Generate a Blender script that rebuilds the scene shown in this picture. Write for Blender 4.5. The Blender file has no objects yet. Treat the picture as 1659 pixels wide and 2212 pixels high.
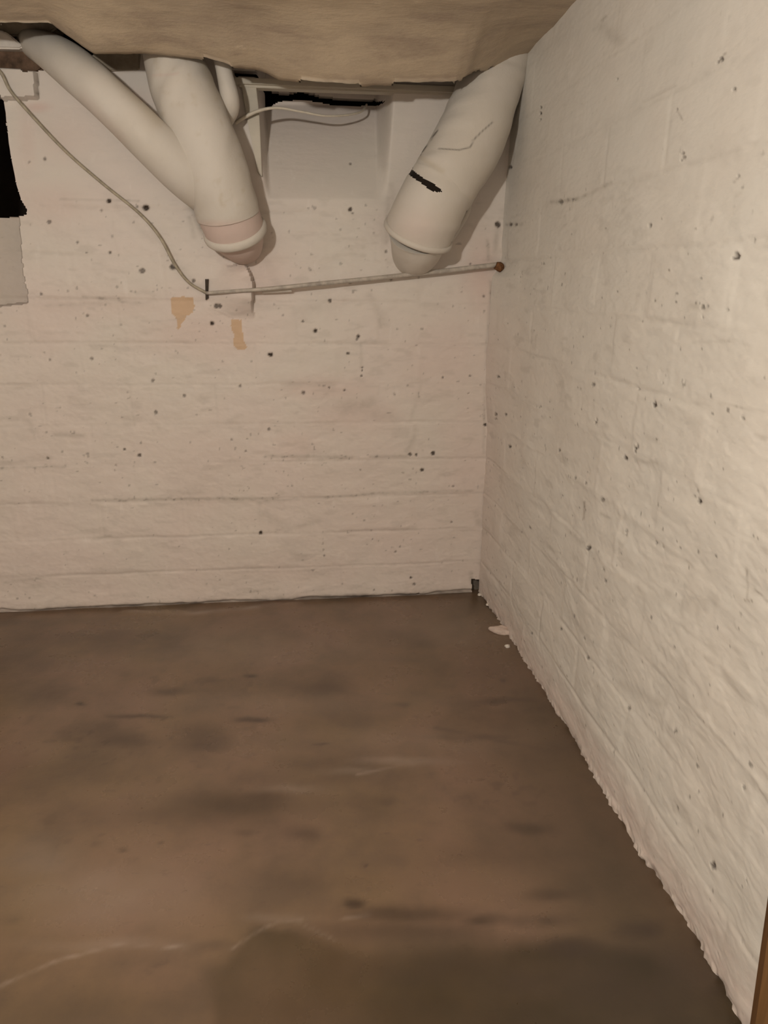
import bpy, bmesh, math, random
import numpy as np
from mathutils import Vector, Matrix

random.seed(7)
C = bpy.context.scene.collection
SC = bpy.context.scene

# ------------------------------------------------------------------ camera
W, H = 1659.0, 2212.0
F = 1508.7
CAM = np.array([-0.9442, -3.2226, 1.5253])
YAW, PITCH, ROLL = 0.1309, -0.3175, 0.0151
_f = np.array([math.sin(YAW)*math.cos(PITCH), math.cos(YAW)*math.cos(PITCH), math.sin(PITCH)])
_r0 = np.array([math.cos(YAW), -math.sin(YAW), 0.0]); _u0 = np.cross(_r0, _f)
_r = math.cos(ROLL)*_r0 + math.sin(ROLL)*_u0
_u = -math.sin(ROLL)*_r0 + math.cos(ROLL)*_u0
cd = bpy.data.cameras.new('camera'); cam = bpy.data.objects.new('camera', cd); C.objects.link(cam)
cam.matrix_world = Matrix(((_r[0], _u[0], -_f[0], CAM[0]), (_r[1], _u[1], -_f[1], CAM[1]),
                           (_r[2], _u[2], -_f[2], CAM[2]), (0, 0, 0, 1)))
cd.sensor_fit = 'VERTICAL'; cd.sensor_height = 24.0; cd.lens = 24.0*F/H
cd.clip_start = 0.05
SC.camera = cam

# ------------------------------------------------------------------ light
SC.view_settings.view_transform = 'Standard'; SC.view_settings.look = 'None'
SC.view_settings.gamma = 1.0; SC.view_settings.use_curve_mapping = False
SC.view_settings.exposure = 0.0
wd = bpy.data.worlds.new('world'); SC.world = wd; wd.use_nodes = True
wd.node_tree.nodes['Background'].inputs[0].default_value = (0.02, 0.017, 0.014, 1)
LAMP = (-1.70, -3.05, 2.08)
ld = bpy.data.lights.new('bulb_light', 'POINT'); ld.energy = 163.0; ld.shadow_soft_size = 0.05
ld.color = (1.0, 0.93, 0.835)
lo = bpy.data.objects.new('bulb_light', ld); C.objects.link(lo); lo.location = LAMP
# ------------------------------------------------------------------ measuring: wall / floor points under a picture point
def ray(px, py):
    return _f + _r*((px - W/2)/F) + _u*((H/2 - py)/F)
def at(px, py, e=0.0):                    # point at distance e in front of the back wall
    d = ray(px, py); return CAM + d*((-e - CAM[1])/d[1])
def atr(px, py, e=0.0):                   # same for the right wall
    d = ray(px, py); return CAM + d*((-e - CAM[0])/d[0])
def atf(px, py, z=0.0):                   # same for the floor
    d = ray(px, py); return CAM + d*((z - CAM[2])/d[2])
def proj(P):
    d = P - CAM; z = d @ _f
    return W/2 + F*(d @ _r)/z, H/2 - F*(d @ _u)/z

# ------------------------------------------------------------------ numpy noise
def _hash(i, j, s):
    n = (i.astype(np.int64)*374761393 + j.astype(np.int64)*668265263 + s*1442695041) & 0xffffffff
    n = ((n ^ (n >> 13))*1274126177) & 0xffffffff
    n = (n ^ (n >> 16)) & 0xffffffff
    return n/4294967295.0
def vn(u, v, s=0):
    i = np.floor(u); j = np.floor(v); a = u-i; b = v-j
    a = a*a*a*(a*(a*6-15)+10); b = b*b*b*(b*(b*6-15)+10)
    return ((_hash(i, j, s)*(1-a) + _hash(i+1, j, s)*a)*(1-b) + (_hash(i, j+1, s)*(1-a) + _hash(i+1, j+1, s)*a)*b)*2-1
def fbm(u, v, s=0, o=4):
    r = 0; g = 1.0; t = 0
    for k in range(o):
        r = r + g*vn(u*2**k + 17.3*k, v*2**k - 9.1*k, s+k); t += g; g *= .5
    return r/t
def ss(a, b, x):
    t = np.clip((x-a)/(b-a), 0, 1); return t*t*(3-2*t)
def inpoly(x, y, P):
    r = np.zeros(np.shape(x), bool); n = len(P)
    for k in range(n):
        x0, y0 = P[k]; x1, y1 = P[(k+1) % n]
        if y0 == y1: continue
        c = ((y0 > y) != (y1 > y)) & (x < (x1-x0)*(y-y0)/(y1-y0)+x0)
        r ^= c
    return r
def polydist(x, y, P):
    d = np.full(np.shape(x), 1e9)
    for (x0, y0), (x1, y1) in zip(P[:-1], P[1:]):
        dx, dy = x1-x0, y1-y0; t = np.clip(((x-x0)*dx+(y-y0)*dy)/(dx*dx+dy*dy+1e-9), 0, 1)
        d = np.minimum(d, np.hypot(x-x0-t*dx, y-y0-t*dy))
    return d

# ------------------------------------------------------------------ materials
def newmat(name):
    m = bpy.data.materials.new(name); m.use_nodes = True
    nt = m.node_tree; b = nt.nodes['Principled BSDF']
    return m, nt, b
def nd(nt, t, **k):
    n = nt.nodes.new(t)
    for a, v in k.items(): setattr(n, a, v)
    return n
def noise(nt, scale, detail=4, rough=.55, vec=None, stretch=None):
    if vec is None:
        vec = nd(nt, 'ShaderNodeNewGeometry').outputs['Position']
    if stretch:
        mp = nd(nt, 'ShaderNodeMapping'); mp.inputs['Scale'].default_value = stretch
        nt.links.new(vec, mp.inputs['Vector']); vec = mp.outputs[0]
    n = nd(nt, 'ShaderNodeTexNoise'); n.inputs['Scale'].default_value = scale
    n.inputs['Detail'].default_value = detail; n.inputs['Roughness'].default_value = rough
    nt.links.new(vec, n.inputs['Vector']); return n.outputs['Fac']
def ramp(nt, src, a, b, lo=0.0, hi=1.0):
    n = nd(nt, 'ShaderNodeMapRange'); n.inputs[1].default_value = a; n.inputs[2].default_value = b
    n.inputs[3].default_value = lo; n.inputs[4].default_value = hi
    nt.links.new(src, n.inputs[0]); return n.outputs[0]
def mix(nt, fac, A, B, mode='MIX'):
    n = nd(nt, 'ShaderNodeMix', data_type='RGBA', blend_type=mode)
    for i, v in ((0, fac), (6, A), (7, B)):
        if hasattr(v, 'is_linked') or hasattr(v, 'links'): nt.links.new(v, n.inputs[i])
        elif i == 0: n.inputs[0].default_value = v
        else: n.inputs[i].default_value = (*v, 1)
    return n.outputs[2]
def math_(nt, op, a, b=0.0):
    n = nd(nt, 'ShaderNodeMath', operation=op)
    for i, v in ((0, a), (1, b)):
        if hasattr(v, 'links'): nt.links.new(v, n.inputs[i])
        else: n.inputs[i].default_value = v
    return n.outputs[0]
def bump(nt, b, hsrc, dist, strength=1.0, prev=None):
    n = nd(nt, 'ShaderNodeBump'); n.inputs['Distance'].default_value = dist; n.inputs['Strength'].default_value = strength
    nt.links.new(hsrc, n.inputs['Height'])
    if prev is not None: nt.links.new(prev, n.inputs['Normal'])
    nt.links.new(n.outputs[0], b.inputs['Normal']); return n.outputs[0]

def painted_wall(name, c1, c2, stretch, rough=.55, pinkz=True):
    m, nt, b = newmat(name); L = nt.links.new
    at_ = nd(nt, 'ShaderNodeAttribute', attribute_name='paint')
    sep = nd(nt, 'ShaderNodeSeparateColor'); L(at_.outputs['Color'], sep.inputs[0])
    dark, tan, pink = sep.outputs
    n1 = ramp(nt, noise(nt, 2.2, 4), .38, .62)
    col = mix(nt, n1, c1, c2)
    n2 = ramp(nt, noise(nt, 9, 6, .7, stretch=stretch), .5, .78, 0, .22)
    col = mix(nt, n2, col, (.43, .40, .37))
    n3 = ramp(nt, noise(nt, 26, 5, .65), .60, .78, 0, .22)
    col = mix(nt, n3, col, (.48, .44, .38))
    n4 = ramp(nt, noise(nt, 14, 3, .6, stretch=(stretch[2], stretch[1], stretch[0])), .62, .8, 0, .35)
    col = mix(nt, n4, col, (.80, .77, .73))
    col = mix(nt, pink, col, (.62, .475, .43))
    col = mix(nt, tan, col, (.55, .36, .20))
    col = mix(nt, at_.outputs['Alpha'], col, (.30, .265, .225))
    col = mix(nt, dark, col, (.035, .022, .014))
    L(col, b.inputs['Base Color'])
    b.inputs['Roughness'].default_value = rough; b.inputs['Specular IOR Level'].default_value = .35
    h1 = noise(nt, 38, 8, .62, stretch=stretch); h2 = noise(nt, 150, 4, .6)
    p = bump(nt, b, h1, .0024, .4); bump(nt, b, h2, .0005, .35, p)
    return m
M_back = painted_wall('whitewash_back', (.672, .605, .558), (.65, .605, .55), (.5, 1, 1.6))
M_right = painted_wall('whitewash_right', (.655, .62, .565), (.655, .63, .58), (1, .5, 1.6), .5)
def simple(name, col, rough=.5, n=20, var=.15, bmp=.002, metal=0.0, stretch=None, col2=None):
    m, nt, b = newmat(name)
    c2 = col2 or tuple(v*(1-var*2) for v in col)
    nn = noise(nt, n, 5, .6, stretch=stretch)
    nt.links.new(mix(nt, ramp(nt, nn, .35, .7), col, c2), b.inputs['Base Color'])
    b.inputs['Roughness'].default_value = rough; b.inputs['Metallic'].default_value = metal
    b.inputs['Specular IOR Level'].default_value = .35
    if bmp: bump(nt, b, nn, bmp, .6)
    return m
M_dark = simple('dark_hollow', (.02, .013, .009), .95, 12, .2, .01)  # near-black colour stands in for the unlit depth of openings
M_mortar = simple('mortar_dark', (.20, .17, .14), .9, 30, .2, .01)
M_brown = simple('bare_brown_brick', (.16, .10, .065), .95, 25, .35, .012)
M_room = simple('plain_whitewash', (.72, .68, .63), .8, 6, .05, .002)
M_shadeplaster = simple('shaded_plaster', (.42, .36, .28), .8, 18, .18, .004)  # plaster in a darker tone, painting in the shade under the ceiling edge
M_wood = simple('painted_wood', (.58, .53, .44), .5, 8, .12, .002, stretch=(.3, 1, 1))
M_cable = simple('aged_white_cable', (.42, .37, .28), .5, 40, .2, .0005)
M_wcable = simple('white_cable', (.66, .60, .50), .45, 40, .1, .0005)
M_rod = simple('painted_rod', (.52, .47, .41), .45, 30, .2, .0008)
M_rust = simple('rust', (.20, .09, .035), .9, 90, .35, .004)
M_post = simple('varnished_brown_wood', (.25, .135, .055), .4, 14, .22, .001, stretch=(3, 3, .12))
M_post2 = simple('dark_brown_wood', (.12, .06, .025), .45, 14, .2, .001, stretch=(3, 3, .12))
M_iron = simple('dark_iron', (.06, .04, .025), .7, 60, .3, .001)
M_lump = simple('pinkish_plaster', (.60, .49, .43), .6, 40, .1, .003)
M_flake = simple('peeled_paint_glint', (.74, .62, .46), .5, 30, .1, .002)  # peeled patch, coloured lighter to carry its glint
M_white = simple('thick_white_paint', (.68, .63, .57), .5, 30, .06, .002)

def pipe_mat():
    m, nt, b = newmat('painted_pipe'); L = nt.links.new
    a = nd(nt, 'ShaderNodeAttribute', attribute_name='paint')
    sep = nd(nt, 'ShaderNodeSeparateColor'); L(a.outputs['Color'], sep.inputs[0]); dark, tan, pink = sep.outputs
    col = mix(nt, ramp(nt, noise(nt, 5, 4), .4, .65), (.62, .58, .525), (.59, .545, .48))
    col = mix(nt, ramp(nt, noise(nt, 30, 4, .6), .62, .8, 0, .3), col, (.50, .46, .40))
    col = mix(nt, pink, col, (.60, .47, .425)); col = mix(nt, tan, col, (.46, .38, .26)); col = mix(nt, dark, col, (.05, .035, .025))
    L(col, b.inputs['Base Color']); b.inputs['Roughness'].default_value = .6; b.inputs['Specular IOR Level'].default_value = .25
    p = bump(nt, b, noise(nt, 14, 4), .006, .4); bump(nt, b, noise(nt, 120, 3), .0008, .5, p)
    return m
M_pipe = pipe_mat()

def floor_mat():
    m, nt, b = newmat('worn_concrete'); L = nt.links.new
    a = nd(nt, 'ShaderNodeAttribute', attribute_name='paint')
    sep = nd(nt, 'ShaderNodeSeparateColor'); L(a.outputs['Color'], sep.inputs[0]); dark, olive, light = sep.outputs
    n0 = noise(nt, 1.5, 3)
    col = mix(nt, ramp(nt, n0, .38, .62), (.188, .120, .083), (.172, .116, .068))
    n1 = noise(nt, 3.2, 6, .6); col = mix(nt, ramp(nt, n1, .46, .66, 0, .75), col, (.110, .076, .052))
    n2 = noise(nt, 17, 6, .7, stretch=(.7, 1.5, 1)); col = mix(nt, ramp(nt, n2, .60, .72, 0, .45), col, (.09, .06, .045))
    n3 = noise(nt, 60, 3, .6); col = mix(nt, ramp(nt, n3, .70, .76, 0, .4), col, (.06, .035, .025))
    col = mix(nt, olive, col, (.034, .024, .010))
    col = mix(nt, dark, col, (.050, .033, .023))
    col = mix(nt, light, col, (.30, .235, .19))
    L(col, b.inputs['Base Color'])
    L(ramp(nt, n1, .3, .7, .22, .40), b.inputs['Roughness']); b.inputs['Specular IOR Level'].default_value = .65
    p = bump(nt, b, noise(nt, 5, 5), .008, .35); bump(nt, b, noise(nt, 90, 4), .0008, .4, p)
    return m
M_floor = floor_mat()
def ceil_mat():
    m, nt, b = newmat('ceiling_plaster'); L = nt.links.new
    col = mix(nt, ramp(nt, noise(nt, 2.5, 5, .6, stretch=(.6, 1.5, 1)), .4, .62), (.53, .43, .31), (.40, .32, .235))
    col = mix(nt, ramp(nt, noise(nt, 8, 6, .7, stretch=(.5, 1.6, 1)), .50, .68, 0, .7), col, (.30, .23, .175))
    v = noise(nt, 5, 8, .75, stretch=(.5, 1.8, 1))
    col = mix(nt, ramp(nt, v, .63, .67, 0, .6), col, (.68, .58, .44))
    L(col, b.inputs['Base Color']); b.inputs['Roughness'].default_value = .45; b.inputs['Specular IOR Level'].default_value = .4
    p = bump(nt, b, v, .016, .5); bump(nt, b, noise(nt, 60, 5), .001, .4, p)
    return m
M_ceil = ceil_mat()

# ------------------------------------------------------------------ object helpers
def link(name, me, mat=None, parent=None):
    o = bpy.data.objects.new(name, me); C.objects.link(o)
    if mat: me.materials.append(mat)
    if parent: o.parent = parent
    return o
def tag(o, label=None, cat=None, kind=None, group=None):
    if label: o['label'] = label
    if cat: o['category'] = cat
    if kind: o['kind'] = kind
    if group: o['group'] = group
    return o
def empty(name, loc, label=None, cat=None, kind=None):
    o = bpy.data.objects.new(name, None); o.empty_display_size = .1; C.objects.link(o); o.location = loc
    return tag(o, label, cat, kind)
def mesh_np(name, V, Fq, N=None, paint=None, smooth=True):
    me = bpy.data.meshes.new(name); me.vertices.add(len(V)); me.vertices.foreach_set('co', np.ascontiguousarray(V, np.float32).ravel())
    k = Fq.shape[1]
    me.loops.add(len(Fq)*k); me.loops.foreach_set('vertex_index', np.ascontiguousarray(Fq, np.int32).ravel())
    me.polygons.add(len(Fq)); me.polygons.foreach_set('loop_start', np.arange(len(Fq), dtype=np.int32)*k)
    me.update(calc_edges=True)
    me.polygons.foreach_set('use_smooth', np.full(len(Fq), smooth, bool))
    if paint is not None:
        a = me.color_attributes.new('paint', 'FLOAT_COLOR', 'POINT'); a.data.foreach_set('color', np.ascontiguousarray(paint, np.float32).ravel())
    if N is not None: me.normals_split_custom_set_from_vertices(N.tolist())
    return me
def box_bm(bm, x0, x1, y0, y1, z0, z1, jit=0.0, bev=0.0):
    v = [bm.verts.new((x + random.uniform(-jit, jit), y + random.uniform(-jit, jit), z + random.uniform(-jit, jit)))
         for x in (x0, x1) for y in (y0, y1) for z in (z0, z1)]
    fs = [bm.faces.new([v[i] for i in q]) for q in ((0, 1, 3, 2), (4, 6, 7, 5), (0, 4, 5, 1), (2, 3, 7, 6), (0, 2, 6, 4), (1, 5, 7, 3))]
    if bev:
        es = list({e for f in fs for e in f.edges})
        bmesh.ops.bevel(bm, geom=es, offset=bev, segments=2, affect='EDGES')
def box(name, x0, x1, y0, y1, z0, z1, mat, parent=None, jit=0.0, bev=0.0):
    bm = bmesh.new(); box_bm(bm, x0, x1, y0, y1, z0, z1, jit, bev)
    bmesh.ops.recalc_face_normals(bm, faces=bm.faces)
    me = bpy.data.meshes.new(name); bm.to_mesh(me); bm.free(); return link(name, me, mat, parent)
def prism(name, pts, back, mat, parent=None, bev=.004):     # outline of 3-D points, thickened along `back`
    bm = bmesh.new(); a = [bm.verts.new(p) for p in pts]; b = [bm.verts.new(np.array(p)+np.array(back)) for p in pts]
    n = len(pts); bm.faces.new(a); bm.faces.new(b[::-1])
    for i in range(n): bm.faces.new((a[i], b[i], b[(i+1) % n], a[(i+1) % n]))
    bmesh.ops.recalc_face_normals(bm, faces=bm.faces)
    if bev: bmesh.ops.bevel(bm, geom=list(bm.edges), offset=bev, segments=2, affect='EDGES')
    me = bpy.data.meshes.new(name); bm.to_mesh(me); bm.free(); return link(name, me, mat, parent)
def spline(P, n):                                            # Catmull-Rom through rows of P
    P = np.array(P, float); Q = np.vstack([2*P[0]-P[1], P, 2*P[-1]-P[-2]]); out = []
    m = len(P)-1
    for k in np.linspace(0, m, n):
        i = min(int(k), m-1); t = k-i; a, b, c, d = Q[i:i+4]
        out.append(.5*((2*b)+(c-a)*t+(2*a-5*b+4*c-d)*t*t+(3*b-3*c+d-a)*t**3))
    return np.array(out)
def tube(name, P, mat, parent=None, n=60, seg=24, paintf=None, cutf=None, lump=0.0, ret=False, cap=True, seed=0):
    """P rows: x,y,z,radius"""
    S = spline(P, n) if len(P) > 2 else np.linspace(P[0], P[1], n)
    c = S[:, :3]; r = S[:, 3]
    T = np.gradient(c, axis=0); T /= np.linalg.norm(T, axis=1)[:, None]
    u = np.cross(T[0], (0.0, 1.0, 0.0))
    if np.linalg.norm(u) < .1: u = np.cross(T[0], (0, 0, 1.0))
    V = []; N = []
    ang = np.linspace(0, 2*math.pi, seg, endpoint=False)
    for i in range(n):
        u = u - T[i]*(u@T[i]); u /= np.linalg.norm(u); v = np.cross(T[i], u)
        d = np.cos(ang)[:, None]*u + np.sin(ang)[:, None]*v
        rr = np.full(seg, r[i])
        if lump: rr = rr*(1 + lump*vn(np.cos(ang)*1.5+i*.09, np.sin(ang)*1.5+5, seed))
        V.append(c[i] + d*rr[:, None])
    V = np.vstack(V)
    idx = np.arange(n*seg).reshape(n, seg)
    a = idx[:-1]; b = idx[1:]
    Fq = np.stack([a, np.roll(a, -1, 1), np.roll(b, -1, 1), b], -1).reshape(-1, 4)
    ctr = V[Fq].mean(1)
    keep = np.ones(len(Fq), bool)
    if cutf is not None: keep &= ~cutf(ctr)
    pt = None
    if paintf is not None: pt = paintf(V)
    elif mat is M_pipe: pt = np.zeros((len(V), 4))
    if cap and seg <= 48:
        V = np.vstack([V, c[0], c[-1]])
        k0 = n*seg
        if pt is not None: pt = np.vstack([pt, np.zeros((2, pt.shape[1]))])
        capq = [(k0, idx[0, (j+1) % seg], idx[0, j], k0) for j in range(0)]
    me = mesh_np(name, V, Fq[keep], None, pt)
    o = link(name, me, mat, parent)
    if cap:
        bm = bmesh.new(); bm.from_mesh(me); bm.verts.ensure_lookup_table()
        for row, flip in ((0, True), (n-1, False)):
            vs = [bm.verts[int(k)] for k in idx[row]]
            try: f = bm.faces.new(vs[::-1] if flip else vs); f.smooth = False
            except Exception: pass
        loose = [v for v in bm.verts if not v.link_faces]
        bmesh.ops.delete(bm, geom=loose, context='VERTS')
        bmesh.ops.recalc_face_normals(bm, faces=bm.faces)
        bm.to_mesh(me); bm.free()
    return o
def ring(name, c, axis, R, r, mat, parent, a0=0, a1=2*math.pi, n=48, elong=1.0):   # torus-like bead round a pipe
    axis = np.array(axis, float); axis /= np.linalg.norm(axis)
    u = np.cross(axis, (0, 0, 1.0)); u /= np.linalg.norm(u); v = np.cross(axis, u)
    V = []; q = 10
    for i in range(n):
        a = a0 + (a1-a0)*i/n; d = math.cos(a)*u + math.sin(a)*v
        for j in range(q):
            b = 2*math.pi*j/q; V.append(np.array(c) + d*(R + r*math.cos(b)) + axis*r*elong*math.sin(b))
    V = np.array(V); idx = np.arange(n*q).reshape(n, q); a = idx; b = np.roll(idx, -1, 0)
    Fq = np.stack([a, b, np.roll(b, -1, 1), np.roll(a, -1, 1)], -1).reshape(-1, 4)
    pt = np.zeros((len(V), 4)) if mat is M_pipe else None
    return link(name, mesh_np(name, V, Fq, None, pt), mat, parent)

# ------------------------------------------------------------------ relief of the walls
CO = 0.18; BL = 0.37; HGT = 2.4
def joints(u, z, s):                       # groove depth mask + per block proudness
    zz = z + .004*vn(u*6, z*6, s)
    c = np.floor(zz/CO); dz = np.abs(zz/CO - np.round(zz/CO))*CO
    off = (c % 2)*BL/2 + .0
    uu = u + off + .004*vn(u*7, z*7, s+3); du = np.abs(uu/BL - np.round(uu/BL))*BL
    fade = ss(-.35, .45, fbm(u*3.1, z*3.1, s+9, 3))
    g = np.exp(-(dz/.006)**2) * (.25+.75*fade) + .45*np.exp(-(du/.006)**2)*ss(-.1, .6, fbm(u*4, z*4, s+12, 2))
    b = np.floor(uu/BL)
    pr = _hash(b, c, s+50)*2-1
    edge = ss(0, .02, dz)*ss(0, .02, du)
    return g, pr*edge
PITS_B = [(584,766,5,1),(681,715,4,1),(458,699,4,1),(654,695,2.5,.8),(774,727,3.5,.9),(771,733,2.5,.7),(782,794,2,1),(782,800,2,1),(752,764,3,.8),(781,812,2,.8),
 (467,661,5,.8),(475,661,4,.8),(563,1151,4,1),(912,1015,4,.9),(886,982,4,.8),(900,983,3,.8),(936,979,4,.9),(1048,917,3,1),(979,1051,2.5,.7),(976,1128,2,.6),
 (888,1248,2.5,.9),(895,1262,3,.7),(903,1283,3,.8),(808,1274,2,.7),(235,434,5,1),(307,585,6,.7),(89,635,5,.5),(315,449,7,1),(297,447,5,.5),(105,479,5,.6),
 (97,343,4,.6),(63,350,2.5,.6),(760,347,2.5,.8),(757,452,4,.9),(762,460,2.5,.7),(372,577,5,.9),(380,578,4,.8),(418,606,4,.7),(330,822,7,.5),(198,775,6,.45),(103,990,3,.7),
 (269,971,2.5,.8),(301,984,4,.8),(337,891,4,.6),(398,855,5,.5),(655,848,4,.7),(745,843,2,.8),(711,837,2.5,.7),(531,975,3,.5),(1075,485,6,.9),(1046,640,3,.6),
 (834,543,3,.6),(851,540,2.5,.8),(858,566,3,.8),(845,602,4,.6),(713,650,4,.8),(757,610,3,.7),(1016,570,2,.7),(518,834,3,.6),(189,682,3,.6),(166,436,3,.3),(237,546,3,.8),
 (186,545,2,.6),(167,523,2.5,.7),(219,454,3,.6),(533,948,3,.4),(1105,1253,2,.5),(500,245,2.5,.9),(65,895,6,.35),(581,928,3,.6),(165,805,3,.35),(108,777,5,.4),
 (957,816,2,.6),(1016,812,2.5,.6),(989,861,2,.5),(1012,849,2,.5),(853,853,3,.4),(500,950,4,.4),(250,1005,4,.4),(854,1192,2,.6),(700,1200,2,.6),(805,1165,2,.5)]
SM_B = [((740,880),(800,873),18,.45),((800,885),(850,905),18,.3),((610,830),(720,830),7,.4),((575,985),(760,988),4,.7),((800,987),(880,985),3,.6),((200,1080),(600,1077),4,.75),
 ((600,1080),(830,1066),3,.55),((830,1066),(1020,1060),3,.5),((0,1010),(140,1008),3,.6),((0,1000),(110,990),5,.3),((120,940),(180,940),5,.5),((560,1085),(600,1075),6,.5),((370,1070),(430,1060),14,.3),
 ((570,1112),(620,1140),12,.35),((690,1125),(600,1145),6,.35),((700,1150),(900,1140),5,.3),((200,1165),(240,1157),5,.5),((640,1140),(540,1155),4,.3),((10,1260),(130,1240),4,.35),((200,1230),(340,1240),5,.3),((630,1195),(660,1200),6,.4),
 ((640,672),(740,650),14,.3),((560,662),(650,665),8,.25),((415,442),(440,500),10,1.2),((432,470),(440,495),4,1.2),((410,470),(420,510),6,.5),((840,430),(835,520),7,.5),((845,400),(850,440),8,.35),((800,640),(830,700),10,.35),((820,690),(822,705),5,.6),  # heavy grey smears left of the duct's foot paint in its shadow
 ((130,430),(300,434),2.5,.5),((180,640),(300,655),4,.45),((0,655),(60,650),3,.5),((100,660),(240,655),4,.25),((575,560),(600,620),10,.2),((1075,490),(1068,545),6,.6),((1052,520),(1054,562),4,.6),((1060,610),(1062,650),4,.8),((1058,640),(1050,760),3,.3),((1047,830),(1044,980),3,.45),
 ((880,975),(900,930),6,.4),((890,900),(910,830),5,.25),((1030,1110),(1035,1130),8,.5),((780,740),(781,790),4,.35),((780,740),(800,735),4,.3),((750,765),(770,765),3,.4),((590,1285),(740,1270),3,.25),((460,1290),(600,1272),4,.3),((1018,1240),(1022,1270),5,.8),
 ((82,158),(84,212),2.2,.95),((505,330),(545,480),6,.15),((380,570),(440,632),9,.25),((330,500),(390,585),12,.22),((230,430),(330,520),10,.2),((60,910),(75,930),8,.35),((330,910),(345,925),6,.2),((900,1278),(935,1260),4,.35)]
TAN_B = [[(368,644),(378,642),(400,641),(418,644),(420,660),(416,675),(402,682),(396,692),(390,700),(386,714),(380,712),(382,690),(372,678),(370,662)],
         [(498,690),(508,689),(522,691),(523,712),(526,735),(535,748),(530,753),(515,755),(506,748),(505,725),(498,706)]]
PINK_B = [(130,300,70,60,.22),(100,440,90,50,.3),(60,300,25,90,.3),(560,590,80,60,.3),(250,660,250,40,.25),(440,720,150,60,.35),(100,700,130,60,.15),(1040,590,40,90,.5),(920,520,60,50,.1),
          (700,840,120,30,.35),(760,900,120,50,.3),(960,800,110,120,.25),(640,960,60,40,.3),(1000,1000,70,300,.22),(900,1150,300,90,.2),(560,1230,300,60,.25),(300,880,200,150,.05),(280,215,50,20,.3),(80,232,30,12,.6)]
VOID = [(-60,205),(8,210),(14,260),(22,330),(34,390),(45,430),(58,452),(57,461),(50,467),(25,466),(-60,472)]
RECESS = [(-60,460),(40,466),(40,490),(44,540),(48,590),(54,620),(60,655),(-60,668)]
TOPHOLE = [(-80,-40),(210,-40),(208,118),(150,130),(100,150),(88,152),(60,162),(42,150),(-80,158)]
NICHE = [(556,186),(836,196),(846,300),(842,430),(562,430),(566,380)]
GAP = [(572,196),(604,199),(622,201),(648,193),(668,199),(690,206),(720,210),(780,214),(838,214),(818,229),(760,229),(715,227),(690,221),(650,216),(616,218),(600,221),(590,226),(585,236),(573,236)]
LUMP = [(440,590),(475,572),(500,574),(528,567),(541,588),(549,615),(547,640),(545,664),(550,688),(520,692),(490,682),(455,665)]
COVEHOLE = [(500,150),(585,155),(580,166),(508,166)]
CORNERHOLE = [(1018,1252),(1046,1252),(1046,1300),(1022,1300),(1020,1275)]

def grid(a0, a1, b0, b1, s):
    na = int(round((a1-a0)/s)); nb = int(round((b1-b0)/s))
    A, B = np.meshgrid(np.linspace(a0, a1, na+1), np.linspace(b0, b1, nb+1), indexing='ij')
    idx = np.arange((na+1)*(nb+1)).reshape(na+1, nb+1)
    return A, B, idx
def field(p, mask, val): np.maximum(p, mask*val, out=p)

def split_blocks(P3, N3, PT, idx, cell, keepq, quads, parent, mat, back, name='block', nb=None):
    V = P3.reshape(-1, 3); N = N3.reshape(-1, 3); T = PT.reshape(-1, 4)
    order = np.argsort(cell, kind='stable'); cs = cell[order]
    cuts = np.flatnonzero(np.diff(cs))+1
    for grp in np.split(order, cuts):
        cid = cell[grp[0]]
        g = grp[keepq[grp]]
        if len(g) < 60: continue
        Q = quads[g]; u, inv = np.unique(Q.ravel(), return_inverse=True); q = inv.reshape(Q.shape)
        e = np.concatenate([q[:, [0, 1]], q[:, [1, 2]], q[:, [2, 3]], q[:, [3, 0]]])
        k = np.sort(e, 1); key = k[:, 0].astype(np.int64)*len(u)+k[:, 1]
        uq, first, cnt = np.unique(key, return_index=True, return_counts=True)
        be = e[first[cnt == 1]]
        v = V[u]; n = N[u]; t = T[u]; m0 = len(u)
        bv, binv = np.unique(be.ravel(), return_inverse=True); bi = binv.reshape(be.shape)
        # side walls of the block (own verts so that the face keeps its normals)
        fv = v[bv]; rv = v[bv] + np.array(back)
        e2 = np.zeros((len(bv), 3)); a = v[be[:, 0]]; b = v[be[:, 1]]; sn = np.cross(b-a, np.array(back)); sn /= (np.linalg.norm(sn, axis=1)[:, None]+1e-9)
        np.add.at(e2, bi[:, 0], -sn); np.add.at(e2, bi[:, 1], -sn); e2 /= (np.linalg.norm(e2, axis=1)[:, None]+1e-9)
        kf = m0; kr = m0+len(bv)
        side = np.stack([bi[:, 1]+kf, bi[:, 0]+kf, bi[:, 0]+kr, bi[:, 1]+kr], -1)
        VV = np.vstack([v, fv, rv]); NN = np.vstack([n, e2, e2]); TT = np.vstack([t, t[bv], t[bv]])
        nm = 'plaster_patch' if cid < 0 else name
        link(nm, mesh_np(nm, VV, np.vstack([q, side]), NN, TT), mat, parent)

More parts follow.
